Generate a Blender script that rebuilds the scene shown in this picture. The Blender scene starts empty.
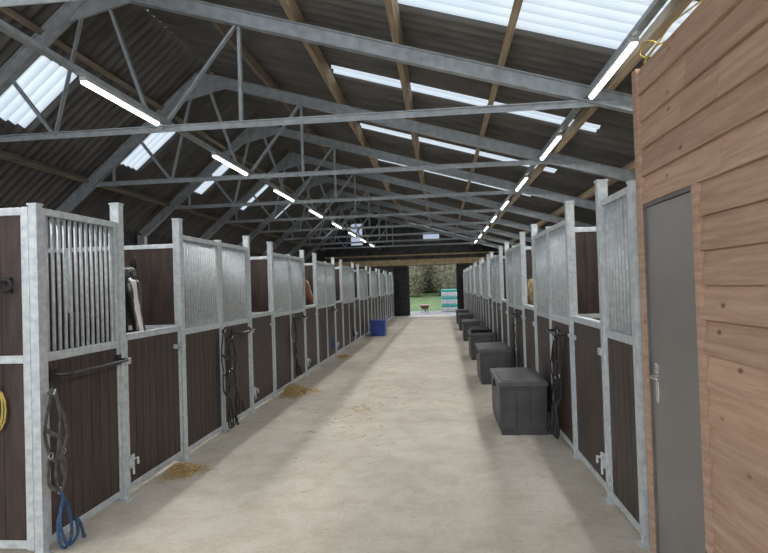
import bpy, math, random
from mathutils import Vector, Matrix, noise
random.seed(7)
S=bpy.context.scene
COL=S.collection

# ------------------------------------------------------------------ materials
def _n(nt,t,**k):
    n=nt.nodes.new(t)
    for a,b in k.items(): setattr(n,a,b)
    return n
def base(name):
    m=bpy.data.materials.new(name); m.use_nodes=True
    nt=m.node_tree; b=nt.nodes['Principled BSDF']
    return m,nt,b
def mottled(name,c1,c2,scale=8,rough=.6,metal=0,bump=.1,stretch=(1,1,1),detail=6,bscale=None,contrast=(.35,.65),rand=0):
    m,nt,b=base(name); L=nt.links
    tc=_n(nt,'ShaderNodeTexCoord'); mp=_n(nt,'ShaderNodeMapping'); mp.inputs['Scale'].default_value=stretch
    L.new(tc.outputs['Object'],mp.inputs['Vector'])
    no=_n(nt,'ShaderNodeTexNoise'); no.inputs['Scale'].default_value=scale; no.inputs['Detail'].default_value=detail
    L.new(mp.outputs[0],no.inputs['Vector'])
    cr=_n(nt,'ShaderNodeValToRGB'); cr.color_ramp.elements[0].position=contrast[0]; cr.color_ramp.elements[1].position=contrast[1]
    cr.color_ramp.elements[0].color=(*c1,1); cr.color_ramp.elements[1].color=(*c2,1)
    L.new(no.outputs['Fac'],cr.inputs[0])
    out=cr.outputs[0]
    if rand:
        g=_n(nt,'ShaderNodeNewGeometry'); mr=_n(nt,'ShaderNodeMapRange'); mr.inputs[3].default_value=1-rand; mr.inputs[4].default_value=1+rand
        L.new(g.outputs['Random Per Island'],mr.inputs[0])
        hs=_n(nt,'ShaderNodeHueSaturation'); L.new(out,hs.inputs['Color']); L.new(mr.outputs[0],hs.inputs['Value']); out=hs.outputs[0]
    L.new(out,b.inputs['Base Color'])
    b.inputs['Roughness'].default_value=rough; b.inputs['Metallic'].default_value=metal
    if bump:
        n2=_n(nt,'ShaderNodeTexNoise'); n2.inputs['Scale'].default_value=bscale or scale*3; n2.inputs['Detail'].default_value=5
        L.new(mp.outputs[0],n2.inputs['Vector'])
        bp=_n(nt,'ShaderNodeBump'); bp.inputs['Strength'].default_value=bump; bp.inputs['Distance'].default_value=.02
        L.new(n2.outputs['Fac'],bp.inputs['Height']); L.new(bp.outputs[0],b.inputs['Normal'])
    return m
PITCH=.18
def emis(name,col,st,scale=3,rib_shading=False):
    m,nt,b=base(name); L=nt.links
    tc=_n(nt,'ShaderNodeTexCoord'); no=_n(nt,'ShaderNodeTexNoise'); no.inputs['Scale'].default_value=scale
    L.new(tc.outputs['Object'],no.inputs['Vector'])
    cr=_n(nt,'ShaderNodeValToRGB'); cr.color_ramp.elements[0].color=(col[0]*.75,col[1]*.78,col[2]*.82,1); cr.color_ramp.elements[1].color=(*col,1)
    L.new(no.outputs['Fac'],cr.inputs[0]); out=cr.outputs[0]
    if rib_shading:
        sp=_n(nt,'ShaderNodeSeparateXYZ'); L.new(tc.outputs['Object'],sp.inputs[0])
        mu=_n(nt,'ShaderNodeMath',operation='MULTIPLY'); mu.inputs[1].default_value=2*math.pi/PITCH; L.new(sp.outputs['Y'],mu.inputs[0])
        si=_n(nt,'ShaderNodeMath',operation='SINE'); L.new(mu.outputs[0],si.inputs[0])
        mr=_n(nt,'ShaderNodeMapRange'); mr.inputs[1].default_value=-1; mr.inputs[3].default_value=.70; mr.inputs[4].default_value=1.0; L.new(si.outputs[0],mr.inputs[0])  # shading of the corrugation painted in: glow dims towards the troughs
        hs=_n(nt,'ShaderNodeHueSaturation'); L.new(out,hs.inputs['Color']); L.new(mr.outputs[0],hs.inputs['Value']); out=hs.outputs[0]
    b.inputs['Base Color'].default_value=(*[c*.5 for c in col],1)
    L.new(out,b.inputs['Emission Color']); b.inputs['Emission Strength'].default_value=st
    return m
GALV=mottled('galvanised_steel',(.45,.50,.53),(.61,.66,.68),scale=22,rough=.45,metal=.22,bump=.04)
GALVD=mottled('weathered_galvanised_steel',(.39,.43,.455),(.54,.58,.60),scale=9,rough=.45,metal=.28,bump=.05)
BOARD=mottled('dark_brown_board',(.027,.018,.015),(.055,.036,.030),scale=14,rough=.5,bump=.15,stretch=(1,3,.25),rand=.15)
ROOF=mottled('fibre_cement_sheet',(.125,.118,.108),(.215,.207,.194),scale=5,rough=.85,bump=.05,bscale=30,contrast=(.3,.7),stretch=(.3,1,.3))
WALLM=mottled('dark_wall_sheet',(.05,.05,.048),(.10,.097,.093),scale=3,rough=.85,bump=.1)
GABLE=mottled('gable_sheet',(.08,.08,.08),(.15,.148,.145),scale=3,rough=.85,bump=.1)
TIMB=mottled('purlin_timber',(.38,.29,.18),(.58,.46,.31),scale=5,rough=.7,bump=.15,stretch=(6,.5,6))
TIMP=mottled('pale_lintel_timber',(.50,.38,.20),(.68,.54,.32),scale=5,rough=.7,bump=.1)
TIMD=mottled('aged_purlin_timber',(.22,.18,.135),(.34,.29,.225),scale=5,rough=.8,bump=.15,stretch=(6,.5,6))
BLACK=mottled('black_leather',(.012,.012,.013),(.03,.03,.032),scale=20,rough=.5,bump=.1)
BLKM=mottled('black_painted_steel',(.01,.01,.011),(.022,.022,.024),scale=20,rough=.4,bump=.03)
BROWNL=mottled('grey_brown_webbing',(.05,.05,.05),(.13,.125,.12),scale=30,rough=.7,bump=.1)
MANEB=mottled('chestnut_mane',(.08,.035,.015),(.15,.07,.03),scale=30,rough=.6,bump=.1)
BLUER=mottled('blue_rope',(.02,.06,.14),(.05,.12,.25),scale=60,rough=.8,bump=.3)
YELR=mottled('yellow_rope',(.40,.31,.06),(.58,.47,.13),scale=60,rough=.8,bump=.1)
BOXM=mottled('charcoal_plastic',(.050,.050,.053),(.075,.075,.078),scale=6,rough=.5,bump=.06,bscale=60)
BOXL=mottled('charcoal_lid_plastic',(.075,.075,.08),(.10,.10,.105),scale=6,rough=.45,bump=.06,bscale=60)
BLUEP=mottled('blue_plastic',(.02,.05,.25),(.03,.08,.36),scale=6,rough=.4,bump=.03)
HAY=mottled('hay_straw',(.46,.32,.14),(.72,.56,.30),scale=40,rough=.9,bump=.1,rand=.3)
DOORM=mottled('grey_painted_steel',(.215,.205,.195),(.255,.245,.235),scale=2,rough=.45,metal=.1,bump=.02)
FRAMEM=mottled('dark_grey_trim',(.12,.115,.11),(.17,.16,.15),scale=6,rough=.6,bump=.05)
CHROME=mottled('brushed_chrome',(.55,.55,.55),(.75,.75,.75),scale=30,rough=.25,metal=.9,bump=.02)
WHITEP=mottled('white_plastic',(.5,.52,.52),(.65,.67,.67),scale=10,rough=.5,bump=.02)
DARKD=mottled('dark_sliding_door_board',(.012,.012,.013),(.028,.027,.027),scale=4,rough=.7,bump=.1)
GRASS=mottled('grass',(.045,.085,.025),(.10,.16,.055),scale=3,rough=.9,bump=.5)
YARD=mottled('yard_concrete',(.16,.15,.17),(.25,.24,.26),scale=2,rough=.9,bump=.2)
HEDGE=mottled('hedge_leaves',(.07,.067,.04),(.18,.17,.115),scale=5,rough=.9,bump=.8,rand=.4)
BARK=mottled('bark',(.07,.05,.04),(.15,.11,.08),scale=12,rough=.9,bump=.4)
WRAP=mottled('white_wrap',(.36,.42,.42),(.5,.56,.56),scale=5,rough=.35,bump=.2)
TEAL=mottled('turquoise_wrap',(.02,.27,.25),(.05,.38,.34),scale=5,rough=.35,bump=.2)
REDP=mottled('dull_brown_paint',(.14,.06,.04),(.22,.10,.06),scale=8,rough=.5,bump=.05)
SKYL=emis('glowing_skylight',(.70,.79,.88),1.22,scale=2.5,rib_shading=True)  # sheet emits by itself, standing in for daylight passing through
WINL=emis('glowing_pane',(.50,.58,.72),.9)  # emissive pane on solid wall; its daylight is painted as glow
LED=emis('led_diffuser',(1,.98,.94),6.0)
def floor_mat():
    m,nt,b=base('trowelled_concrete'); L=nt.links
    tc=_n(nt,'ShaderNodeTexCoord')
    n1=_n(nt,'ShaderNodeTexNoise'); n1.inputs['Scale'].default_value=.6; n1.inputs['Detail'].default_value=7; n1.inputs['Roughness'].default_value=.6
    L.new(tc.outputs['Object'],n1.inputs['Vector'])
    c1=_n(nt,'ShaderNodeValToRGB'); e=c1.color_ramp.elements; e[0].position=.3; e[1].position=.72
    e[0].color=(.49,.45,.385,1); e[1].color=(.64,.60,.525,1)
    L.new(n1.outputs['Fac'],c1.inputs[0])
    n2=_n(nt,'ShaderNodeTexNoise'); n2.inputs['Scale'].default_value=3.4; n2.inputs['Detail'].default_value=12; n2.inputs['Roughness'].default_value=.72; n2.inputs['Distortion'].default_value=.4
    L.new(tc.outputs['Object'],n2.inputs['Vector'])
    c2=_n(nt,'ShaderNodeValToRGB'); e=c2.color_ramp.elements; e[0].position=.36; e[1].position=.58
    e[0].color=(.72,.68,.61,1); e[1].color=(1,1,1,1)
    L.new(n2.outputs['Fac'],c2.inputs[0])
    mx=_n(nt,'ShaderNodeMixRGB',blend_type='MULTIPLY'); mx.inputs[0].default_value=.6
    L.new(c1.outputs[0],mx.inputs[1]); L.new(c2.outputs[0],mx.inputs[2])
    n3=_n(nt,'ShaderNodeTexNoise'); n3.inputs['Scale'].default_value=38; n3.inputs['Detail'].default_value=4
    L.new(tc.outputs['Object'],n3.inputs['Vector'])
    c3=_n(nt,'ShaderNodeValToRGB'); e=c3.color_ramp.elements; e[0].position=.29; e[1].position=.42
    e[0].color=(.64,.56,.44,1); e[1].color=(1,1,1,1)
    L.new(n3.outputs['Fac'],c3.inputs[0])
    m2=_n(nt,'ShaderNodeMixRGB',blend_type='MULTIPLY'); m2.inputs[0].default_value=.65
    L.new(mx.outputs[0],m2.inputs[1]); L.new(c3.outputs[0],m2.inputs[2])
    sp=_n(nt,'ShaderNodeSeparateXYZ'); L.new(tc.outputs['Object'],sp.inputs[0])
    dv=_n(nt,'ShaderNodeMath',operation='DIVIDE'); dv.inputs[1].default_value=4.59; L.new(sp.outputs['Y'],dv.inputs[0])
    fr=_n(nt,'ShaderNodeMath',operation='FRACT'); L.new(dv.outputs[0],fr.inputs[0])
    sb=_n(nt,'ShaderNodeMath',operation='SUBTRACT'); L.new(fr.outputs[0],sb.inputs[0]); sb.inputs[1].default_value=.5
    ab=_n(nt,'ShaderNodeMath',operation='ABSOLUTE'); L.new(sb.outputs[0],ab.inputs[0])
    lt=_n(nt,'ShaderNodeMath',operation='LESS_THAN'); lt.inputs[1].default_value=.0012; L.new(ab.outputs[0],lt.inputs[0])
    m3=_n(nt,'ShaderNodeMixRGB',blend_type='MULTIPLY'); L.new(lt.outputs[0],m3.inputs[0]); L.new(m2.outputs[0],m3.inputs[1]); m3.inputs[2].default_value=(.66,.62,.56,1)
    L.new(m3.outputs[0],b.inputs['Base Color']); b.inputs['Roughness'].default_value=.8
    bp=_n(nt,'ShaderNodeBump'); bp.inputs['Strength'].default_value=.15; bp.inputs['Distance'].default_value=.01
    L.new(n2.outputs['Fac'],bp.inputs['Height']); L.new(bp.outputs[0],b.inputs['Normal'])
    return m
FLOORM=floor_mat()
def pine_mat():
    m,nt,b=base('rough_sawn_larch'); L=nt.links
    tc=_n(nt,'ShaderNodeTexCoord'); g=_n(nt,'ShaderNodeNewGeometry')
    ad=_n(nt,'ShaderNodeVectorMath',operation='ADD'); cm=_n(nt,'ShaderNodeVectorMath',operation='SCALE')
    cb=_n(nt,'ShaderNodeCombineXYZ'); L.new(g.outputs['Random Per Island'],cb.inputs[0]); L.new(g.outputs['Random Per Island'],cb.inputs[1])
    L.new(cb.outputs[0],cm.inputs[0]); cm.inputs['Scale'].default_value=7
    L.new(tc.outputs['Object'],ad.inputs[0]); L.new(cm.outputs[0],ad.inputs[1])
    mp=_n(nt,'ShaderNodeMapping'); mp.inputs['Scale'].default_value=(1,.45,8); L.new(ad.outputs[0],mp.inputs['Vector'])
    no=_n(nt,'ShaderNodeTexNoise'); no.inputs['Scale'].default_value=4; no.inputs['Detail'].default_value=10; no.inputs['Roughness'].default_value=.7; no.inputs['Distortion'].default_value=.25
    L.new(mp.outputs[0],no.inputs['Vector'])
    cr=_n(nt,'ShaderNodeValToRGB'); e=cr.color_ramp.elements; e[0].position=.28; e[1].position=.70
    e[0].color=(.37,.225,.15,1); e[1].color=(.61,.425,.31,1)
    L.new(no.outputs['Fac'],cr.inputs[0])
    mk=_n(nt,'ShaderNodeMapping'); mk.inputs['Scale'].default_value=(1,3.0,5.6); L.new(ad.outputs[0],mk.inputs['Vector'])
    vo=_n(nt,'ShaderNodeTexVoronoi'); vo.inputs['Scale'].default_value=1.5; L.new(mk.outputs[0],vo.inputs['Vector'])
    ck=_n(nt,'ShaderNodeValToRGB'); e=ck.color_ramp.elements; e[0].position=.06; e[1].position=.13
    e[0].color=(.30,.19,.14,1); e[1].color=(1,1,1,1); L.new(vo.outputs['Distance'],ck.inputs[0])
    mx=_n(nt,'ShaderNodeMixRGB',blend_type='MULTIPLY'); mx.inputs[0].default_value=.85
    L.new(cr.outputs[0],mx.inputs[1]); L.new(ck.outputs[0],mx.inputs[2])
    ms=_n(nt,'ShaderNodeMapping'); ms.inputs['Scale'].default_value=(1,30,3); L.new(ad.outputs[0],ms.inputs['Vector'])
    n4=_n(nt,'ShaderNodeTexNoise'); n4.inputs['Scale'].default_value=5; n4.inputs['Detail'].default_value=3; L.new(ms.outputs[0],n4.inputs['Vector'])
    hs=_n(nt,'ShaderNodeHueSaturation'); mr=_n(nt,'ShaderNodeMapRange'); mr.inputs[3].default_value=.88; mr.inputs[4].default_value=1.08
    L.new(g.outputs['Random Per Island'],mr.inputs[0]); L.new(mr.outputs[0],hs.inputs['Value']); L.new(mx.outputs[0],hs.inputs['Color'])
    L.new(hs.outputs[0],b.inputs['Base Color']); b.inputs['Roughness'].default_value=.8
    av=_n(nt,'ShaderNodeMath',operation='ADD'); L.new(no.outputs['Fac'],av.inputs[0]); L.new(n4.outputs['Fac'],av.inputs[1])
    bp=_n(nt,'ShaderNodeBump'); bp.inputs['Strength'].default_value=.5; bp.inputs['Distance'].default_value=.012
    L.new(av.outputs[0],bp.inputs['Height']); L.new(bp.outputs[0],b.inputs['Normal'])
    return m
PINE=pine_mat()
def horse_mat(name,c,blaze=True):
    m,nt,b=base(name); L=nt.links
    tc=_n(nt,'ShaderNodeTexCoord'); sp=_n(nt,'ShaderNodeSeparateXYZ'); L.new(tc.outputs['Object'],sp.inputs[0])
    def M(op,a,b_=None,c_=None):
        n=_n(nt,'ShaderNodeMath',operation=op)
        for i,v in enumerate((a,b_,c_)):
            if v is None: continue
            if isinstance(v,(int,float)): n.inputs[i].default_value=v
            else: L.new(v,n.inputs[i])
        return n.outputs[0]
    no=_n(nt,'ShaderNodeTexNoise'); no.inputs['Scale'].default_value=9; L.new(tc.outputs['Object'],no.inputs['Vector'])
    ab=M('ABSOLUTE',sp.outputs['Y'])
    w=M('LESS_THAN',M('MULTIPLY_ADD',no.outputs['Fac'],.03,ab),.036)
    s=M('MULTIPLY_ADD',sp.outputs['Z'],.535,M('MULTIPLY',sp.outputs['X'],.845))
    f=M('GREATER_THAN',s,1.54)
    lo=M('LESS_THAN',sp.outputs['Z'],1.78)
    bl=M('MULTIPLY',M('MULTIPLY',w,f),lo)
    mz=M('MULTIPLY',M('LESS_THAN',M('MULTIPLY_ADD',no.outputs['Fac'],.08,sp.outputs['Z']),1.31),M('GREATER_THAN',sp.outputs['X'],.82))
    fac=M('MAXIMUM',bl,mz)
    mx=_n(nt,'ShaderNodeMixRGB')
    if blaze: L.new(fac,mx.inputs[0])
    else: mx.inputs[0].default_value=0
    mx.inputs[1].default_value=(*c,1); mx.inputs[2].default_value=(.54,.50,.48,1)
    L.new(mx.outputs[0],b.inputs['Base Color']); b.inputs['Roughness'].default_value=.38
    return m
HBLK=horse_mat('black_coat',(.009,.008,.009)); HCHE=horse_mat('chestnut_coat',(.19,.075,.032)); HBAY=horse_mat('bay_coat',(.06,.025,.012),False)

# ------------------------------------------------------------------ mesh helper
class MB:
    def __init__(s): s.v=[]; s.f=[]
    def box(s,x0,x1,y0,y1,z0,z1):
        if x0>x1:x0,x1=x1,x0
        if y0>y1:y0,y1=y1,y0
        if z0>z1:z0,z1=z1,z0
        i=len(s.v)
        s.v+=[(x0,y0,z0),(x1,y0,z0),(x1,y1,z0),(x0,y1,z0),(x0,y0,z1),(x1,y0,z1),(x1,y1,z1),(x0,y1,z1)]
        s.f+=[tuple(i+k for k in q) for q in ((0,3,2,1),(4,5,6,7),(0,1,5,4),(1,2,6,5),(2,3,7,6),(3,0,4,7))]
        return s
    def hexa(s,pts):
        i=len(s.v); s.v+=[tuple(p) for p in pts]
        s.f+=[tuple(i+k for k in q) for q in ((0,3,2,1),(4,5,6,7),(0,1,5,4),(1,2,6,5),(2,3,7,6),(3,0,4,7))]
        return s
    def beam(s,p0,p1,w,h,up=(0,1,0),off=0):
        p0=Vector(p0);p1=Vector(p1); d=(p1-p0).normalized(); u=Vector(up); n=d.cross(u).normalized(); u=n.cross(d).normalized()
        p0=p0+n*off; p1=p1+n*off
        a=u*w/2; b=n*h/2
        return s.hexa([p0-a-b,p0+a-b,p0+a+b,p0-a+b,p1-a-b,p1+a-b,p1+a+b,p1-a+b])
    def ibeam(s,p0,p1,w,h,t=.012,up=(0,1,0)):
        s.beam(p0,p1,t,h-2*t,up); s.beam(p0,p1,w,t,up,off=(h-t)/2); s.beam(p0,p1,w,t,up,off=-(h-t)/2); return s
    def tube(s,pts,r,n=8,close=False,flat=None):
        pts=[Vector(p) for p in pts]; N=len(pts); i0=len(s.v)
        t0=(pts[1]-pts[0]).normalized()
        u=Vector((0,0,1)) if abs(t0.z)<.9 else Vector((1,0,0))
        u=(u-t0*u.dot(t0)).normalized()
        for k,p in enumerate(pts):
            if close: t=(pts[(k+1)%N]-pts[k-1])
            else: t=(pts[min(k+1,N-1)]-pts[max(k-1,0)])
            if t.length<1e-9: t=t0
            t=t.normalized(); u=(u-t*u.dot(t)); u=u.normalized() if u.length>1e-6 else Vector((1,0,0))
            w=t.cross(u); rr=r[k] if isinstance(r,(list,tuple)) else r
            for j in range(n):
                a=2*math.pi*j/n; q=(u*math.cos(a)+w*math.sin(a))*rr
                if flat: q.x*=flat
                s.v.append(tuple(p+q))
        m=N if close else N-1
        for k in range(m):
            for j in range(n):
                a=i0+k*n+j; b=i0+k*n+(j+1)%n; c=i0+((k+1)%N)*n+(j+1)%n; d=i0+((k+1)%N)*n+j
                s.f.append((a,b,c,d))
        if not close:
            s.f.append(tuple(i0+j for j in range(n))[::-1]); s.f.append(tuple(i0+(N-1)*n+j for j in range(n)))
        return s
    def loft(s,rings):
        n=len(rings[0]); i0=len(s.v)
        for r in rings: s.v+=[tuple(p) for p in r]
        for k in range(len(rings)-1):
            for j in range(n):
                s.f.append((i0+k*n+j,i0+k*n+(j+1)%n,i0+(k+1)*n+(j+1)%n,i0+(k+1)*n+j))
        s.f.append(tuple(i0+j for j in range(n))[::-1]); s.f.append(tuple(i0+(len(rings)-1)*n+j for j in range(n)))
        return s
    def sphere(s,c,r,n=10,m=7,sq=(1,1,1)):
        i=len(s.v); c=Vector(c)
        for a in range(m+1):
            th=math.pi*a/m
            for b in range(n):
                ph=2*math.pi*b/n
                s.v.append((c.x+r*sq[0]*math.sin(th)*math.cos(ph),c.y+r*sq[1]*math.sin(th)*math.sin(ph),c.z+r*sq[2]*math.cos(th)))
        for a in range(m):
            for b in range(n):
                s.f.append((i+a*n+b,i+(a+1)*n+b,i+(a+1)*n+(b+1)%n,i+a*n+(b+1)%n))
        return s
def smooth_path(pts,k=5):
    P_=[Vector(p) for p in pts]; out=[]
    for i in range(len(P_)-1):
        p0=P_[max(i-1,0)];p1=P_[i];p2=P_[i+1];p3=P_[min(i+2,len(P_)-1)]
        for j in range(k):
            t=j/k
            out.append(.5*((2*p1)+(p2-p0)*t+(2*p0-5*p1+4*p2-p3)*t*t+(3*p1-p0-3*p2+p3)*t**3))
    out.append(P_[-1]); return out
def mkobj(name,mb,mat,parent=None,loc=(0,0,0),smooth=False,bevel=0,label=None,cat=None,kind=None,group=None):
    me=bpy.data.meshes.new(name); me.from_pydata(mb.v,[],mb.f); me.validate(); me.materials.append(mat)
    if smooth: me.polygons.foreach_set('use_smooth',[True]*len(me.polygons))
    ob=bpy.data.objects.new(name,me); ob.location=loc; COL.objects.link(ob)
    if parent: ob.parent=parent
    if bevel:
        b=ob.modifiers.new('bevel','BEVEL'); b.width=bevel; b.segments=2; b.limit_method='ANGLE'
    tag(ob,label,cat,kind,group); return ob
def tag(ob,label=None,cat=None,kind=None,group=None):
    if label: ob['label']=label
    if cat: ob['category']=cat
    if kind: ob['kind']=kind
    if group: ob['group']=group
def empty(name,loc,label,cat,group=None,parent=None):
    e=bpy.data.objects.new(name,None); e.location=loc; e.empty_display_size=.2; COL.objects.link(e)
    if parent: e.parent=parent
    tag(e,label,cat,None,group); return e
def copy_thing(root,loc,label=None,rotz=None):
    n=root.copy(); COL.objects.link(n); n.location=loc
    if rotz is not None: n.rotation_euler=(0,0,rotz)
    if label: n['label']=label
    def rec(p,np):
        for k in [o for o in list(COL.objects) if o.parent==p]:
            c=k.copy(); COL.objects.link(c); c.parent=np; rec(k,c)
    rec(root,n); return n

# ------------------------------------------------------------------ layout
XL,XR=-2.53,1.18; P=3.06; Y0=3.36; NM=9; YE=Y0+P*NM+.08
WLX,WRX=-6.9,5.0; YB=-4.0
AX,AZ=-4.02,5.33; SL,SR=.86,.295
def chordz(x): return AZ-SR*(x-AX) if x>AX else AZ+SL*(x-AX)
TIEZ=3.55

# ------------------------------------------------------------------ shell
mkobj('floor',MB().box(WLX-.1,WRX+.1,YB,YE+.1,-.1,0),FLOORM,kind='structure',label='trowelled pale concrete barn floor')
mkobj('ground_yard',MB().box(-14,14,YE+.1,YE+6,-.14,-.02),YARD,kind='structure',label='grey concrete yard outside')
gm=MB()
nx,ny=30,20
for j in range(ny+1):
    for i in range(nx+1):
        x=-22+44*i/nx; y=YE+4.5+30*j/ny
        gm.v.append((x,y,-.06+.07*(y-YE-4.5)+ .08*noise.noise(Vector((x*.4,y*.4,0)))))
for j in range(ny):
    for i in range(nx):
        a=j*(nx+1)+i; gm.f.append((a,a+1,a+nx+2,a+nx+1))
mkobj('ground_grass',gm,GRASS,kind='structure',label='rising green grass bank')
def corr(mb,a,b,y0,y1,nseg=2,pitch=PITCH,amp=.040,off=0):
    (xa,za),(xb,zb)=a,b; d=Vector((xb-xa,0,zb-za)); n=Vector((-d.z,0,d.x)).normalized()
    if n.z<0: n=-n
    if abs(d.x)<1e-6: n=Vector((1,0,0))
    step=pitch/8; N=max(1,int(round((y1-y0)/step))); i0=len(mb.v)
    for k in range(N+1):
        y=y0+(y1-y0)*k/N; w=amp*math.sin(2*math.pi*y/pitch)+off
        for s in range(nseg+1):
            t=s/nseg; mb.v.append((xa+d.x*t+n.x*w,y,za+d.z*t+n.z*w))
    for k in range(N):
        for s in range(nseg):
            p=i0+k*(nseg+1)+s; mb.f.append((p,p+nseg+1,p+nseg+2,p+1))
RO=.30
def rp(x): return (x,chordz(x)+RO)
wins=0
def strips(cs):
    segs=[]; y=YB
    for (a,b) in cs:
        if b<=YB or a>=YE: continue
        a=max(a,YB); b=min(b,YE)
        if a>y: segs.append((y,a,0))
        segs.append((a,b,1)); y=b
    if y<YE: segs.append((y,YE,0))
    return segs
rm=MB(); XS1=2.3
cs=[(5.48+P*k-.17,5.48+P*k+.17) if k!=0 else (4.80,6.00) for k in range(-3,10)]
for (a,b,sk) in strips(cs):
    if b-a<.01: continue
    XS0=-2.7 if a<6 else -1.5
    if not sk: corr(rm,rp(AX+.001),rp(WRX+.3),a,b)
    else:
        corr(rm,rp(AX+.001),rp(XS0),a,b); corr(rm,rp(XS1),rp(WRX+.3),a,b)
        wins+=1; w=MB(); corr(w,rp(XS0),rp(XS1),a,b,3)
        mkobj('window_%d'%wins,w,SKYL,kind='structure',label='corrugated rooflight sheet, daylight put in as glow',smooth=True)
mkobj('ceiling',rm,ROOF,kind='structure',label='dark fibre cement corrugated roof, shallow slope',smooth=True)
lm=MB()
for (a,b,sk) in strips([(7.36+P*k-.40,7.36+P*k+.40) for k in range(-4,9)]):
    if b-a<.01: continue
    if not sk: corr(lm,rp(AX-.001),rp(WLX-.2),a,b)
    else:
        corr(lm,rp(AX-.001),rp(-5.05),a,b); corr(lm,rp(-5.86),rp(WLX-.2),a,b)
        wins+=1; w=MB(); corr(w,rp(-5.05),rp(-5.86),a,b)
        mkobj('window_%d'%wins,w,SKYL,kind='structure',label='corrugated rooflight sheet, daylight put in as glow',smooth=True)
mkobj('ceiling.001',lm,ROOF,kind='structure',label='dark fibre cement corrugated roof, steep slope',smooth=True)
w=MB(); corr(w,(WLX-.1,0),(WLX-.1,chordz(WLX)+.3),YB,YE,1); mkobj('wall_left',w,WALLM,kind='structure',smooth=True,label='dark sheeted side wall')
w=MB(); corr(w,(WRX+.1,0),(WRX+.1,chordz(WRX)+.3),YB,YE,1); mkobj('wall_right',w,WALLM,kind='structure',smooth=True,label='dark sheeted side wall')
OX0,OX1,OZ=-1.76,.86,2.67
bw=MB()
def wallpoly(x0,x1,z0):
    n=max(1,int(abs(x1-x0)/.3))
    for i in range(n):
        a=x0+(x1-x0)*i/n; b=x0+(x1-x0)*(i+1)/n
        za=chordz(a)+RO; zb=chordz(b)+RO
        bw.hexa([(a,YE,z0),(b,YE,z0),(b,YE+.06,z0),(a,YE+.06,z0),(a,YE,za),(b,YE,zb),(b,YE+.06,zb),(a,YE+.06,za)])
wallpoly(WLX-.1,OX0,0); wallpoly(OX0,OX1,OZ); wallpoly(OX1,WRX+.1,0)
mkobj('wall_back',bw,GABLE,kind='structure',label='grey gable end wall with doorway')
for (x,z,ww,hh) in ((-4.45,4.45,.62,1.15),(-.45,4.2,.85,.45)):
    wins+=1; mkobj('window_%d'%wins,MB().box(x-ww/2,x+ww/2,YE-.03,YE-.005,z-hh/2,z+hh/2),WINL,kind='structure',label='small pale gable pane, daylight put in as glow')
t=MB().box(-6.2,3.6,YE-.14,YE-.02,2.70,3.0)
t.box(-6.2,3.6,YE-.12,YE-.02,3.20,3.28)
mkobj('trim_1',t,TIMP,kind='structure',label='pale timber lintel beam over the end doorway')
for i,(a,b) in enumerate(((OX0-.75,OX0+.08),(OX1-.05,OX1+.62))):
    r=MB(); nb=6
    for k in range(nb): r.box(a+(b-a)*k/nb+.003,a+(b-a)*(k+1)/nb-.003,YE-.14,YE-.09,.03,2.62)
    r.box(a,b,YE-.16,YE-.14,.1,.2).box(a,b,YE-.16,YE-.14,2.4,2.5)
    mkobj('door_%d'%(i+1),r,DARKD,kind='structure',label='dark boarded sliding barn door, slid open')

# ------------------------------------------------------------------ purlins
def purlin(x,lab,mat,h=.15):
    z=chordz(x)+.085+h/2
    s=-math.atan(SR) if x>AX else math.atan(SL)
    mb=MB(); w=.075
    c,sn=math.cos(s),math.sin(s); pts=[]
    for yy in (YB,YE-.2):
        for (a,b) in ((-w/2,-h/2),(w/2,-h/2),(w/2,h/2),(-w/2,h/2)):
            pts.append((a*c-b*sn,yy,a*sn+b*c))
    mb.hexa(pts)
    mkobj('roof_purlin',mb,mat,loc=(x,0,z),label=lab,cat='roof beam',group='timber roof purlins')
for x in (-1.58,-.40,.76,1.92,3.1,4.3): purlin(x,'long sawn timber purlin under the shallow corrugated roof',TIMB)
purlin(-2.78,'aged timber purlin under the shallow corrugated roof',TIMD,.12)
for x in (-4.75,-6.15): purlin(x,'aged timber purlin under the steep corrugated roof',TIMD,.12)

# ------------------------------------------------------------------ trusses
tr=empty('roof_truss',(0,3.5,0),'galvanised steel roof truss spanning the barn on steel columns','roof truss','galvanised roof trusses')
eL=(WLX+.12,0,chordz(WLX+.12)); eR=(WRX-.12,0,chordz(WRX-.12))
mkobj('top_chord',MB().ibeam((AX-.05,0,AZ+.0),eR,.10,.17),GALVD,tr)
mkobj('top_chord',MB().ibeam((AX,0,AZ),eL,.10,.17),GALVD,tr)
tieL=AX-(AZ-TIEZ)/SL; tieR=AX+(AZ-TIEZ)/SR
mkobj('tie_beam',MB().beam((tieL,0,TIEZ),(tieR,0,TIEZ),.065,.010,off=.030).beam((tieL,0.02,TIEZ),(tieR,0.02,TIEZ),.010,.07),GALVD,tr)
for a,b in (((AX-.15,AZ-.15),(-4.6,TIEZ)),((AX+.1,AZ-.1),(-3.35,TIEZ)),((-5.15,chordz(-5.15)-.08),(-4.6,TIEZ)),((-2.3,chordz(-2.3)-.08),(-3.25,TIEZ)),((-2.27,chordz(-2.27)-.08),(-2.27,TIEZ)),((-5.65,chordz(-5.65)-.08),(-5.65,TIEZ))):
    mkobj('web_member',MB().beam((a[0],0.03,a[1]),(b[0],.03,b[1]),.008,.055).beam((a[0],0.0,a[1]),(b[0],.0,b[1]),.05,.008,off=.023),GALVD,tr)
mkobj('gusset_plate',MB().hexa([(AX-.35,-.02,AZ-.42),(AX+.5,-.02,AZ-.22),(AX+.5,.02,AZ-.22),(AX-.35,.02,AZ-.42),(AX-.05,-.02,AZ+.02),(AX+.05,-.02,AZ+.02),(AX+.05,.02,AZ+.02),(AX-.05,.02,AZ+.02)]),GALVD,tr)
mkobj('column',MB().ibeam((eL[0],0,0),(eL[0],0,eL[2]),.14,.16),GALVD,tr)
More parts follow.
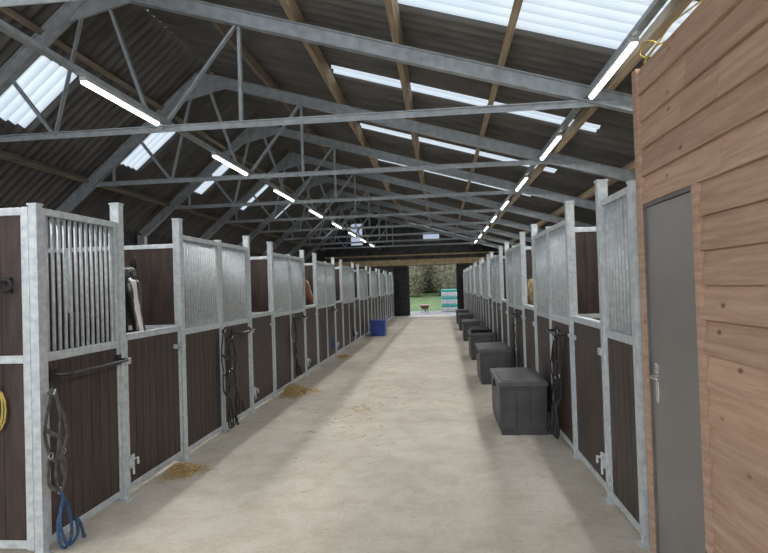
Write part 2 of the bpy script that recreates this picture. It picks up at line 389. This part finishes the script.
mkobj('column',MB().ibeam((eR[0],0,0),(eR[0],0,eR[2]),.14,.16),GALVD,tr)
for k in range(1,9): copy_thing(tr,(0,3.5+P*k,0))

# ------------------------------------------------------------------ light rails + fittings
LXL,LXR=-3.18,1.66; LZ=3.60
for x in (LXL,LXR):
    mkobj('lighting_rail',MB().box(-.035,.035,YB,YE-.2,0,.012).box(-.035,-.029,YB,YE-.2,.012,.045).box(.029,.035,YB,YE-.2,.012,.045),GALVD,loc=(x,0,LZ),label='long galvanised cable tray fixed along the truss ties',cat='cable tray',group='cable trays')
fx=empty('strip_light',(LXL,5.65,LZ),'white LED batten strip light, lit, under the cable tray','strip light','LED strip lights')
mkobj('housing',MB().box(-.035,.035,-.70,.70,-.04,-.001),WHITEP,fx,bevel=.004)
mkobj('diffuser',MB().tube([(0,-.69,-.048),(0,.69,-.048)],.028,12),LED,fx)
for k in range(-2,9):
    for x in (LXL,LXR):
        yy=5.65+P*k
        if yy>YE-1: continue
        if not(k==0 and x==LXL): copy_thing(fx,(x,yy,LZ))
        la=bpy.data.lights.new('strip_lamp','AREA'); la.shape='RECTANGLE'; la.size=.1; la.size_y=1.4; la.energy=44; la.color=(1,.98,.95)
        lo=bpy.data.objects.new('strip_lamp',la); lo.location=(x,yy,LZ-.09); COL.objects.link(lo)

# ------------------------------------------------------------------ stable fronts
def post(mb,y,w,h,o):
    mb.box(-w/2,w/2,y-w/2,y+w/2,0,h).box(-w/2-.006,w/2+.006,y-w/2-.006,y+w/2+.006,h,h+.012).box(-w/2-.02,w/2+.02,y-w/2-.02,y+w/2+.02,0,.01)
def planks(mb,y0,y1,z0,z1,t=.016,pw=.115):
    n=max(1,round((y1-y0)/pw))
    for i in range(n):
        mb.box(-t,t,y0+(y1-y0)*i/n+.0025,y0+(y1-y0)*(i+1)/n-.0025,z0,z1)
    mb.box(-t+.006,t-.006,y0,y1,z0,z1)
ZT=2.17
def panel(root,y0,y1,sp=.066):
    f=MB(); w=.022
    f.box(-w,w,y0,y0+.035,.04,ZT).box(-w,w,y1-.035,y1,.04,ZT)
    for (a,b) in ((.04,.09),(1.19,1.245),(ZT-.045,ZT)): f.box(-w,w,y0+.035,y1-.035,a,b)
    mkobj('panel_frame',f,GALV,root,bevel=.003)
    b=MB(); planks(b,y0+.035,y1-.035,.09,1.19); mkobj('plank_infill',b,BOARD,root)
    g=MB(); n=int((y1-y0-.07)/sp)
    for i in range(n):
        y=y0+.035+(y1-y0-.07)*(i+.5)/n; g.tube([(0,y,1.24),(0,y,ZT-.04)],.0125,6)
    mkobj('bar_grille',g,GALV,root,smooth=True)
def front(x,o,ys,label,group,sp=.058):
    r=empty('stable_front',(x,Y0,0),label,'horse stall front',group)
    for y,w,h in ((ys,.055,ZT+.01),(.98,.07,2.31),(2.04,.07,2.31)):
        m=MB(); post(m,y,w,h,o); mkobj('post',m,GALV,r)
    panel(r,ys+.03,.943,sp); panel(r,2.078,3.03,sp)
    d=empty('stable_door',(0,0,0),None,None,parent=r)
    f=MB(); w=.022; a,b=1.022,1.998
    f.box(-w,w,a,a+.04,.05,1.28).box(-w,w,b-.04,b,.05,1.28).box(-w,w,a+.04,b-.04,.05,.10).box(-w,w,a+.04,b-.04,1.235,1.28)
    f.box(-.03,.03,a,b,1.281,1.288)
    for z in (.25,1.05): f.box(o*.02,o*.05,.985,1.06,z,z+.05)
    mkobj('door_frame',f,GALV,d,bevel=.003)
    m=MB(); planks(m,a+.04,b-.04,.10,1.235); mkobj('plank_infill',m,BOARD,d)
    m=MB().tube([(o*.04,b-.16,1.1),(o*.04,b+.07,1.1)],.009,8).tube([(o*.04,b-.1,1.1),(o*.08,b-.1,1.13)],.007,8).box(o*.022,o*.055,b-.15,b-.13,1.08,1.12).box(o*.022,o*.055,b-.03,b-.01,1.08,1.12)
    mkobj('bolt',m,GALV,d)
    m=MB().box(o*.022,o*.04,a+.02,a+.07,.22,.32).tube([(o*.045,a+.045,.17),(o*.045,a+.045,.33)],.009,8).tube([(o*.045,a+.045,.29),(o*.075,a+.06,.30),(o*.075,a+.06,.25)],.010,8)
    mkobj('kick_bolt',m,WHITEP,d)
    return r
LBF='galvanised stall front with dark boards, barred grilles and half door'; GF='stall fronts along the aisle'
front(XL,1,.055,'galvanised stall front with black horse looking over half door',GF,.058)
fl=front(XL,1,0,LBF,GF,.054); fl.location=(XL,Y0+P,0)
fr2=front(XR,-1,.28,'galvanised stall front abutting the boarded tack room',GF,.066)
frf=front(XR,-1,0,LBF,GF,.058); frf.location=(XR,Y0+P,0)
for k in range(2,NM): copy_thing(fl,(XL,Y0+P*k,0)); copy_thing(frf,(XR,Y0+P*k,0))
def partition(x,o,y,label):
    r=empty('stall_partition',(x,y,0),label,'stall divider','stall dividers')
    L=3.55; dirx=-o; f=MB(); w=.022
    def bx(a,b,z0,z1): f.box(dirx*a,dirx*b,-w,w,z0,z1)
    for a in (.035,1.8,L): bx(a,a+.05,.03,ZT)
    for z in (.04,1.19,ZT-.05):
        bx(.085,1.8,z,z+.05); bx(1.85,L,z,z+.05)
    mkobj('partition_frame',f,GALV,r,bevel=.003)
    m=MB()
    for (a,b) in ((.085,1.8),(1.85,L)):
        for (z0,z1) in ((.09,1.19),(1.24,ZT-.05)):
            n=round((b-a)/.14)
            for i in range(n):
                m.box(dirx*(a+(b-a)*i/n+.0015),dirx*(a+(b-a)*(i+1)/n-.0015),-.015,.015,z0,z1)
    mkobj('plank_infill',m,BOARD,r); return r
PY=Y0+.055
pL=partition(XL,1,PY,'fully boarded galvanised end divider of the first stall')
for k in range(1,NM): copy_thing(pL,(XL,Y0+P*k,0),'dark boarded galvanised divider between stalls')
pR=partition(XR,-1,Y0+P,'dark boarded galvanised divider between stalls')
for k in range(2,NM): copy_thing(pR,(XR,Y0+P*k,0))

# ------------------------------------------------------------------ tack room
TX=1.21; TY=3.58; TZ=2.83
b=MB(); DY0,DY1,DZ=2.86,3.50,2.01
CB=TY-.07
rb=random.Random(5)
def boards(zs,end):
    for z,z1 in zip(zs[:-1],zs[1:]):
        cuts=[YB]+sorted(rb.uniform(-.5,end-.5) for _ in range(2))+[end]
        for (a,c) in zip(cuts[:-1],cuts[1:]):
            b.hexa([(TX-.030,a+.002,z),(TX,a+.002,z),(TX,c-.002,z),(TX-.030,c-.002,z),(TX-.010,a+.002,z1-.001),(TX,a+.002,z1-.001),(TX,c-.002,z1-.001),(TX-.010,c-.002,z1-.001)])
ZM=DZ+.022
boards([ZM*i/13 for i in range(14)],DY0-.085)
boards([ZM+(TZ-ZM)*i/5 for i in range(6)],CB)
b.box(TX-.036,TX+.0,CB+.002,TY,0,TZ)
b.box(TX-.036,TX+.0,DY0-.083,DY0-.031,0,ZM-.002)
mkobj('wall_tack_room',b,PINE,kind='structure',label='tack room wall of rough horizontal pine cladding')
ff=MB().box(TX+.001,TX+.05,YB,DY0-.04,0,TZ-.02).box(TX+.001,TX+.05,DY0-.04,TY-.01,DZ+.03,TZ-.02).box(TX+.05,WRX,TY-.05,TY-.01,0,TZ-.1)
mkobj('wall_tack_room_lining',ff,TIMB,kind='structure',label='timber stud lining behind the cladding')
mkobj('trim_2',MB().box(TX-.024,TX+.05,DY0-.03,DY0,0,DZ+.02).box(TX-.024,TX+.05,DY1,DY1+.01,0,DZ+.02).box(TX-.024,TX+.05,DY0-.03,DY1+.01,DZ,DZ+.02),FRAMEM,kind='structure',label='dark grey steel door frame')
dr=empty('door_3',(TX,DY0,0),'plain grey steel tack room door, closed','door'); dr['kind']='structure'
mkobj('door_leaf',MB().box(-.012,.04,.002,DY1-DY0-.002,.01,DZ-.002),DOORM,dr,bevel=.003)
hy=DY1-DY0-.09
m=MB().box(-.020,-.012,hy-.022,hy+.022,.90,1.12).tube([(-.018,hy,1.05),(-.055,hy,1.05),(-.06,hy-.02,1.05),(-.06,hy-.13,1.05)],.009,10)
m.tube([(-.010,hy,.96),(-.024,hy,.96)],.011,10)
mkobj('door_handle',m,CHROME,dr,bevel=.001,label='chrome lever handle on backplate')
m=MB()
m.tube(smooth_path([(1.24,2.6,TZ+.012),(1.19,2.85,TZ+.02),(1.20,3.05,TZ+.05),(1.19,3.25,TZ+.012),(1.21,3.42,TZ+.03),(1.20,3.50,TZ+.08),(1.19,3.40,TZ+.11),(1.22,3.3,TZ+.06),(1.19,3.36,TZ+.01),(1.21,3.46,TZ+.015),(1.24,3.38,TZ+.07),(1.26,3.1,TZ+.01)]),.005,6)
mkobj('extension_cable',m,YELR,smooth=True,label='thin yellow electric cable loosely coiled on the tack room top',cat='cable')
m=MB().box(TX+.05,WRX,YB,TY-.01,TZ-.08,TZ-.02); mkobj('ceiling_tack_room',m,TIMB,kind='structure',label='timber tack room roof deck')
m=MB().tube([(1.36,2.78,TZ-.02),(1.36,2.78,3.80)],.018,10).box(1.30,1.42,2.74,2.82,3.2,3.23).tube([(1.36,2.78,3.35),(1.26,2.86,3.40),(1.24,2.9,3.34)],.010,8)
mkobj('conduit_pipe',m,BLKM,smooth=True,label='black conduit pipe with bracket rising from the tack room',cat='pipe')

# ------------------------------------------------------------------ deck boxes
def deckbox(loc,label):
    r=empty('storage_box',loc,label,'storage box','storage boxes beside the stalls')
    X,Y,Z=.485,1.04,.51
    m=MB(); i=.010
    m.hexa([(i,i,0.0),(X-i,i,0.0),(X-i,Y-i,0.0),(i,Y-i,0.0),(0,0,Z),(X,0,Z),(X,Y,Z),(0,Y,Z)])
    for k in range(6):
        y=.05+k*.16; m.box(-.002,.014,y,y+.142,.07,Z-.05)
    for k in range(3):
        x=.033+k*.143; m.box(x,x+.128,-.002,.014,.07,Z-.05)
    mkobj('box_body',m,BOXM,r,bevel=.004)
    m=MB(); m.hexa([(-.016,-.016,Z),(X+.016,-.016,Z),(X+.016,Y+.016,Z),(-.016,Y+.016,Z),(-.013,-.013,Z+.045),(X+.013,-.013,Z+.045),(X+.013,Y+.013,Z+.045),(-.013,Y+.013,Z+.045)])
    m.hexa([(.02,.02,Z+.045),(X-.02,.02,Z+.045),(X-.02,Y-.02,Z+.045),(.02,Y-.02,Z+.045),(.035,.035,Z+.055),(X-.035,.035,Z+.055),(X-.035,Y-.035,Z+.055),(.035,Y-.035,Z+.055)])
    mkobj('box_lid',m,BOXL,r,bevel=.003)
    m=MB().box(-.03,-.004,Y/2-.06,Y/2+.06,Z-.07,Z+.01); mkobj('latch',m,BLKM,r,bevel=.004)
    return r
b0=deckbox((.575,6.2,0),'charcoal plastic deck box with panelled sides and closed lid')
for x,y in ((.575,9.3),(.575,12.3),(.58,16.4),(.58,20.2),(.58,23.4)): bb=copy_thing(b0,(x,y,0))
m=MB()
for j in range(9):
    for i in range(7):
        m.v.append((.0+.44*i/6+.01*math.sin(j*2),.1+.8*j/8,.055+.03*noise.noise(Vector((i*.7,j*.6,1)))-(.03 if i in(0,6) else 0)))
for j in range(8):
    for i in range(6):
        a=j*7+i; m.f.append((a,a+1,a+8,a+7))
o=mkobj('horse_rug',m,BLACK,loc=(.595,12.33,.58),smooth=True,label='folded dark horse rug on a storage box',cat='rug'); o.modifiers.new('s','SOLIDIFY').thickness=.03
r=empty('feed_bin',(-2.1,19.0,0),'blue plastic storage tub standing against the stalls','tub')
m=MB().hexa([(-.24,-.28,0),(.24,-.28,0),(.24,.28,0),(-.24,.28,0),(-.25,-.3,.46),(.25,-.3,.46),(.25,.3,.46),(-.25,.3,.46)]); mkobj('tub_body',m,BLUEP,r,bevel=.02)
m=MB().box(-.26,.26,-.32,.32,.46,.52); mkobj('tub_lid',m,BLUEP,r,bevel=.015)

# ------------------------------------------------------------------ tack
def halter(loc,o,mat,rope,label,length=.95,seed=0,sc=1.0,th=1.0,loose=1.0):
    rd=random.Random(seed)
    r=empty('halter',loc,label,'halter','tack hanging along the aisle')
    j=lambda s:(rd.random()-.5)*s
    def q(pts): return smooth_path([(x,y*sc,z*sc) for x,y,z in pts],4)
    m=MB(); R=.013*th
    m.tube(q([(o*.005,-.02,0),(o*.02,0,.02),(o*.03,.02,-.02),(o*.03,.075+j(.03),-.2),(o*.03,.06,-.34)]),R,6,flat=.35)
    m.tube(q([(o*.02,-.0,.02),(o*.02,-.03,-.05),(o*.02,-.08+j(.02),-.2),(o*.03,-.05,-.34)]),R,6,flat=.35)
    m.tube(q([(o*.03,.06,-.34),(o*.05,.0,-.39+j(.02)),(o*.03,-.05,-.34)]),R,6,flat=.4)
    m.tube(q([(o*.03,.06,-.34),(o*.03,.085,-.46),(o*.04,.03,-.56),(o*.03,-.06,-.49),(o*.03,-.05,-.34)]),R,6,flat=.4)
    m.tube(q([(o*.03,.07,-.21),(o*.05,.0,-.24),(o*.03,-.07,-.19)]),R*.9,6,flat=.4)
    m.tube(q([(o*.02,.01,.02),(o*.045,.03,-.1),(o*.05,.01+j(.03),-.3),(o*.045,-.02,-.45),(o*.04,.02,-.56)]),R*.7,6,flat=.5)
    m.tube(q([(o*.04,.05,-.1),(o*.055,.075,-.25),(o*.05,.02,-.38),(o*.055,.05,-.5)]),R*.8,6,flat=.5)
    m.box(o*.03,o*.045,.045*sc,.085*sc,-.15*sc,-.12*sc)
    mkobj('halter_strap',m,mat,r,smooth=False)
    for (y,z) in ((.06,-.34),(-.05,-.34),(.02,-.56)):
        m=MB().tube([(o*.04,sc*(y+.018*math.cos(a*math.pi/5)),sc*(z+.018*math.sin(a*math.pi/5))) for a in range(10)],.004,6,close=True)
        mkobj('metal_ring',m,CHROME,r,smooth=True)
    m=MB(); L0=.56*sc; w=.05*loose
    # rope: drops from the ring, makes two open loops, then trails with a knotted end
    pts=[(o*.045,.02,-L0),(o*.055,.03+j(.02),-L0-.06),(o*.06,.02-w,-(L0+length)/2),(o*.06,.02-w*.7,-length+.05),(o*.065,.03,-length+.012),(o*.07,.03+w,-length+.06),
         (o*.065,.03+w*1.1,-(L0+length)/2),(o*.06,.03,-L0-.05),(o*.07,-.01-w*.3,-(L0*.6+length*.4)),(o*.075,.0,-length+.08),(o*.08,.05,-length+.02),(o*.085,.05+w*1.5,-length+.06),(o*.08,.06+w*1.2,-length+.16),(o*.085,.09+w*1.4,-length+.10),(o*.09,.10+w*1.6,-length+.02)]
    m.tube(smooth_path(pts,5),.0085*th,6)
    m.sphere((o*.09,.10+w*1.6,-length+.022),.016,8,6)
    mkobj('lead_rope',m,rope,r,smooth=True)
    m=MB().tube([(0,0,-.01),(o*.03,0,0),(o*.04,0,.03)],.005,6); mkobj('hook',m,GALV,r)
    return r
halter((XL+.05,Y0+.085,.99),1,BROWNL,BLUER,'dark grey webbing halter with blue lead rope beside corner post',.985,1,1.1,1.2,1.0)
halter((XL+.04,6.38,1.14),1,BLACK,BLACK,'black leather halter and rope hanging on a stall post',1.10,2,1.3,1.2)
halter((XL+.04,6.60,1.05),1,BLACK,BLACK,'black halter with rope hanging beside another',.9,3,1.0,1.1)
halter((XL+.04,9.46,1.15),1,BLACK,BLACK,'black leather halter and rope hanging on a stall post',1.0,4,1.2,1.3)
halter((XL+.04,12.56,1.15),1,BROWNL,BLUER,'dark halter hanging on a far stall post',.9,5)
halter((XL+.04,15.6,1.15),1,BLACK,BLACK,'black halter hanging on a far stall post',.9,8)
halter((XR-.04,5.78,1.10),-1,BLACK,BLACK,'black bridle with long reins hanging on a stall front',1.04,6,1.2,1.3)
halter((XR-.04,5.98,1.02),-1,BLACK,BLACK,'black bridle with long reins hanging on a stall front',.93,7,1.1,1.2)
halter((XR-.04,9.1,1.15),-1,BLACK,BLACK,'black halter hanging on a stall post',.95,10)
def blanketbar(x,o,y,L):
    mkobj('rug_rail',MB().tube([(0,0,0),(o*.08,.02,.0),(o*.10,.05,0),(o*.10,L-.05,0),(o*.08,L-.02,0),(0,L,0)],.011,8).box(0,o*.01,-.03,.03,-.04,.04).box(0,o*.01,L-.03,L+.03,-.04,.04),BLKM,loc=(x+o*.024,y,1.10),label='black steel rug rail fixed to the stall front',cat='rug rail',group='rug rails')
for y,L in ((3.52,.76),(6.75,.6),(9.66,.7),(12.7,.7)):
    blanketbar(XL,1,y,L)
blanketbar(XR,-1,5.52,.6); blanketbar(XR,-1,8.6,.6)
m=MB(); pts=[]
for i in range(34):
    a=i/16*2*math.pi; pts.append((.085*math.sin(a)+.01*math.sin(i*.5),-.012-.02*(i/40),-.16+.14*math.cos(a)+.012*math.sin(i*.8)))
m.tube(pts,.006,6); m.tube([(0,0.01,0),(0,-.04,.0),(0,-.045,.02)],.006,6)
mkobj('coiled_rope',m,YELR,loc=(XL-.285,PY-.028,1.06),smooth=True,label='coiled yellow rope hanging on the end divider',cat='rope')
m=MB().box(-.03,.03,-.006,.01,-.05,.05).tube([(.06*math.cos(a*math.pi/6),-.03,.035*math.sin(a*math.pi/6)) for a in range(12)],.008,6,close=True).tube([(0,-.005,.0),(0,-.03,.03)],.006,6)
mkobj('tie_ring',m,BLKM,loc=(XL-.18,PY-.025,1.68),label='black steel tie ring on the end divider',cat='tie ring')

# ------------------------------------------------------------------ hay
def hay(loc,rx,ry,n,hgt,label,seed):
    rd=random.Random(seed); m=MB()
    for i in range(n):
        a=rd.random()*6.283; q=abs(rd.gauss(0,.42)); q=min(q,1.3); x=rx*q*math.cos(a)*(1+.3*math.sin(3*a)); y=ry*q*math.sin(a)
        x=max(x,-2.47-loc[0]) if loc[0]<-1 else x
        z=.004+hgt*max(0,1-q*1.3)*rd.random(); l=.03+.06*rd.random(); an=rd.random()*6.283; tz=(rd.random()-.4)*.03
        dx,dy=l*math.cos(an),l*math.sin(an)
        if loc[0]<-1 and loc[0]+x+dx<-2.48: dx=-dx
        m.beam((x,y,z),(x+dx,y+dy,max(.004,z+tz)),.0035,.0025,up=(0,0,1))
    mkobj('hay_pile',m,HAY,loc=loc,label=label,cat='hay',kind='stuff')
hay((-2.36,5.0,0),.20,.22,1300,.07,'small loose heap of hay on the concrete',1)
hay((-2.33,8.8,0),.32,.45,3000,.14,'loose heap of hay below the stall doors',2)
hay((-2.30,13.3,0),.22,.4,500,.05,'scattered hay by the far stalls',3)
hay((-2.2,21.5,0),.3,.5,400,.05,'scattered hay by the far stalls',4)
hay((-1.1,7.6,0),1.25,3.2,170,.0,'stray hay stalks scattered over the aisle',6)
r=empty('hay_net',(1.42,8.95,1.45),'hay filled net hanging inside a stall opening','hay net')
rd=random.Random(9); m=MB().sphere((0,0,0),.15,16,12,sq=(1,1,1.5))
for i in range(900):
    a=rd.random()*6.28; b_=math.acos(rd.uniform(-1,1)); p=Vector((.15*math.sin(b_)*math.cos(a),.15*math.sin(b_)*math.sin(a),.225*math.cos(b_)))
    d=Vector((rd.gauss(0,1),rd.gauss(0,1),rd.gauss(0,1))).normalized()*.04
    m.beam(p,p+d,.003,.003,up=(.1,.2,1))
mkobj('hay_fill',m,HAY,r)
m=MB()
for k in range(10):
    a0=k*math.pi/5
    for sg in (1,-1):
        m.tube([(.158*math.sin(t)*math.cos(a0+sg*t*.9),.158*math.sin(t)*math.sin(a0+sg*t*.9),.233*math.cos(t)) for t in [.05+3.0*i/14 for i in range(15)]],.003,4)
m.tube([(0,0,.22),(0,0,.50),(-.22,0,.68)],.005,6)
mkobj('net_cord',m,BLACK,r)

# ------------------------------------------------------------------ horses
def xzring(x,z,w,h,dx,dz,n=20):
    d=Vector((dx,0,dz)).normalized(); v=Vector((-d.z,0,d.x)); u=Vector((0,1,0))
    return [Vector((x,0,z))+u*w*math.cos(2*math.pi*j/n)+v*h*math.sin(2*math.pi*j/n) for j in range(n)]
def zring(x,y,z,rx,ry,n=14): return [Vector((x+rx*math.cos(2*math.pi*j/n),y+ry*math.sin(2*math.pi*j/n),z)) for j in range(n)]
def horse_body():
    mb=MB()
    mb.loft([xzring(*a) for a in ((-1.43,1.22,.04,.08,1,0),(-1.37,1.22,.17,.19,1,0),(-1.18,1.20,.26,.27,1,0),(-.9,1.19,.27,.27,1,0),(-.55,1.13,.29,.32,1,0),(-.2,1.13,.26,.33,1,.05),(-.02,1.18,.22,.32,1,.2),(.12,1.28,.17,.28,1,.6),(.26,1.43,.12,.22,1,.95),(.38,1.57,.09,.17,1,1),(.49,1.69,.075,.135,1,.9),(.59,1.75,.06,.10,1,.4),(.65,1.76,.03,.05,1,0))])
    H=.10
    mb.loft([xzring(x,z+H,w,h,.33,-.52) for x,z,w,h in ((.575,1.735,.03,.04),(.62,1.68,.072,.105),(.69,1.60,.098,.14),(.74,1.52,.090,.128),(.79,1.44,.066,.095),(.84,1.36,.053,.073),(.89,1.28,.050,.060),(.93,1.215,.058,.060),(.955,1.175,.048,.048),(.967,1.155,.02,.02))])
    for s in (-1,1):
        mb.loft([zring(x,s*y,z,a,b) for x,y,z,a,b in ((-.06,.13,1.15,.13,.10),(-.05,.15,1.0,.12,.09),(-.03,.16,.82,.085,.07),(0,.16,.6,.055,.05),(.005,.16,.50,.060,.052),(0,.16,.42,.04,.038),(0,.16,.25,.034,.03),(0,.16,.17,.043,.038),(.03,.16,.10,.036,.034),(.045,.16,.06,.055,.05),(.055,.16,0,.066,.06))])
        mb.loft([zring(x,s*y,z,a,b) for x,y,z,a,b in ((-1.17,.12,1.2,.22,.12),(-1.12,.15,.98,.19,.11),(-1.16,.16,.80,.13,.085),(-1.27,.16,.66,.08,.058),(-1.35,.16,.56,.066,.048),(-1.36,.16,.50,.058,.045),(-1.34,.16,.42,.042,.036),(-1.31,.16,.25,.036,.03),(-1.30,.16,.17,.044,.038),(-1.265,.16,.10,.037,.034),(-1.245,.16,.06,.055,.05),(-1.235,.16,0,.066,.06))])
    me=bpy.data.meshes.new('b'); me.from_pydata(mb.v,[],mb.f)
    ob=bpy.data.objects.new('tmp',me); COL.objects.link(ob)
    r=ob.modifiers.new('r','REMESH'); r.mode='VOXEL'; r.voxel_size=.014
    sm=ob.modifiers.new('s','SMOOTH'); sm.iterations=6; sm.factor=.5
    dg=bpy.context.evaluated_depsgraph_get(); dg.update()
    m2=bpy.data.meshes.new_from_object(ob.evaluated_get(dg)); bpy.data.objects.remove(ob)
    m2.polygons.foreach_set('use_smooth',[True]*len(m2.polygons)); return m2
HB=horse_body()
def horse(loc,mat,hair,label,rz=0,sc=1):
    m2=HB.copy(); m2.materials.clear(); m2.materials.append(mat)
    r=empty('horse',loc,label,'horse',None); r.rotation_euler=(0,0,rz); r.scale=(sc,)*3
    bo=bpy.data.objects.new('body',m2); COL.objects.link(bo); bo.parent=r
    for s in (-1,1):
        m=MB().tube([(.60,s*.055,1.84),(.605,s*.07,1.90),(.62,s*.072,1.95),(.64,s*.06,2.01)],[.028,.034,.026,.004],8); mkobj('ear',m,mat,r,smooth=True)
        m=MB().sphere((.715,s*.088,1.685),.022); mkobj('eye',m,BLKM,r,smooth=True)
        m=MB().sphere((.965,s*.038,1.29),.013); mkobj('nostril',m,BLKM,r,smooth=True)
    m=MB(); rd=random.Random(4)
    for i in range(80):
        t=i/79; x=.60-.60*t; z=1.88-.42*t; s=1 if rd.random()<.85 else -1
        m.tube([(x-.02,0,z),(x-.03,s*.08,z-.03),(x-.02+.02*rd.random(),s*(.13+.03*t),z-.16-.08*rd.random())],[.014,.013,.003],5)
    for i in range(14): m.tube([(.62,(i-7)*.006,1.90),(.70,(i-7)*.008,1.88),(.78,(i-7)*.008,1.77-.04*rd.random())],[.012,.010,.003],5)
    mkobj('mane',m,hair,r,smooth=True)
    m=MB()
    for i in range(40):
        a=rd.random()*6.28; q=.05*rd.random()
        m.tube([(-1.38,0,1.34),(-1.46,q*math.cos(a),1.2),(-1.47+q*math.cos(a),q*2*math.sin(a),.85),(-1.44+q*math.cos(a),q*1.5*math.sin(a),.5+.15*rd.random())],[.02,.018,.014,.004],5)
    mkobj('tail',m,hair,r,smooth=True)
    return r
horse((-3.24,5.33,0),HBLK,BLKM,'black horse with white blaze looking out over the half door',math.radians(-42),.97)
horse((-3.58,12.0,0),HCHE,MANEB,'chestnut horse with white blaze standing inside its stall',math.radians(-6))
horse((-3.75,8.0,0),HBAY,BLKM,'bay horse standing inside its stall',math.radians(12))

# ------------------------------------------------------------------ outside things
def bush(loc,rx,ry,rz,label,seed,mat=HEDGE):
    rd=random.Random(seed); r=empty('bush',loc,label,'bush','bushes outside')
    m=MB().sphere((0,0,rz*.8),1,28,18,sq=(rx*.85,ry*.85,rz))
    m.v=[tuple(Vector((v[0],v[1],max(0,v[2])))*(1+.12*noise.noise(Vector(v)*1.7+Vector((seed,0,0))))) for v in m.v]
    for i in range(2400):
        a=rd.random()*6.28; b=math.acos(rd.uniform(-.7,1)); q=rd.uniform(.85,.99)
        x,y,z=rx*q*math.sin(b)*math.cos(a),ry*q*math.sin(b)*math.sin(a),rz*.8+rz*q*math.cos(b)
        if z<0: continue
        s=.08; p=Vector((x,y,z)); u=Vector((rd.gauss(0,1),rd.gauss(0,1),rd.gauss(0,1))).normalized()*s; w=Vector((rd.gauss(0,1),rd.gauss(0,1),rd.gauss(0,1))).normalized()*s
        i0=len(m.v); m.v+=[tuple(p-u),tuple(p+w),tuple(p+u),tuple(p-w)]; m.f.append((i0,i0+1,i0+2,i0+3))
    mkobj('foliage',m,mat,r)
    m=MB()
    for i in range(5):
        a=rd.random()*6.28; m.tube([(0,0,-.1),(.2*math.cos(a),.2*math.sin(a),.4),(rx*.6*math.cos(a),ry*.6*math.sin(a),rz)],[.06,.05,.02],6)
    mkobj('branch',m,BARK,r)
for i,(x,c) in enumerate(((-9.2,2.1),(-5.9,1.9),(-2.6,2.1),(.7,2.3),(4.0,2.0),(7.3,2.2))):
    bush((x,YE+16,.72),1.54,1.3,c,'brown-green hedge bush on the grass bank',i)
for i,(x,c) in enumerate(((-7.9,2.9),(-4.4,3.1),(-.9,2.9),(2.6,3.0),(6.1,3.1))):
    bush((x,YE+19.4,.95),1.65,1.5,c,'tall brown-green hedge bush behind shorter bushes',i+10)
for i,z in enumerate((0,.45,.9)):
    r=empty('wrapped_bale',(.45,YE+4.0,-.02+z),'white and turquoise plastic wrapped bale stacked outside','bale','wrapped bales')
    m=MB().box(-.46,.46,-.4,.4,0,.30); mkobj('bale_body',m,WRAP,r,bevel=.05)
    m=MB().box(-.47,.47,-.41,.41,.30,.445); mkobj('bale_top',m,TEAL,r,bevel=.04)
r=empty('wheelbarrow',(-1.0,YE+3.6,-.02),'dull brown garden wheelbarrow standing on the yard','wheelbarrow'); r.scale=(.8,)*3
m=MB().hexa([(-.22,-.3,.28),(.22,-.3,.28),(.22,.3,.28),(-.22,.3,.28),(-.36,-.5,.55),(.36,-.5,.55),(.36,.5,.6),(-.36,.5,.6)]); mkobj('tray',m,REDP,r,bevel=.02)
m=MB().tube([(0,.5+.14*math.cos(a*math.pi/8),.175+.14*math.sin(a*math.pi/8)) for a in range(16)],.035,8,close=True); mkobj('wheel',m,BLKM,r,smooth=True)
m=MB()
for s in (-1,1): m.tube([(s*.04,.5,.17),(s*.2,0,.28),(s*.3,-.9,.55)],.018,8).tube([(s*.2,-.2,.28),(s*.24,-.35,0.0)],.016,8)
mkobj('handle_frame',m,BLKM,r,smooth=True)

# ------------------------------------------------------------------ world, camera
wd=bpy.data.worlds.new('overcast_sky'); S.world=wd; wd.use_nodes=True
nt=wd.node_tree; bg=nt.nodes['Background']
tc=_n(nt,'ShaderNodeTexCoord'); no=_n(nt,'ShaderNodeTexNoise'); no.inputs['Scale'].default_value=2.5; nt.links.new(tc.outputs['Generated'],no.inputs['Vector'])
cr=_n(nt,'ShaderNodeValToRGB'); cr.color_ramp.elements[0].color=(.80,.86,.94,1); cr.color_ramp.elements[1].color=(.95,.97,1,1)
nt.links.new(no.outputs['Fac'],cr.inputs[0]); nt.links.new(cr.outputs[0],bg.inputs['Color']); bg.inputs['Strength'].default_value=2.9
cam=bpy.data.cameras.new('camera'); cam.sensor_width=36; cam.lens=580*36/768; cam.clip_start=.05
co=bpy.data.objects.new('camera',cam); COL.objects.link(co)
M=Matrix.Translation((0,0,1.6))@Matrix.Rotation(math.radians(5.6),4,'Z')@Matrix.Rotation(math.radians(91.0),4,'X')@Matrix.Rotation(math.radians(-1.8),4,'Z')
co.matrix_world=M; S.camera=co
S.view_settings.view_transform='Standard'
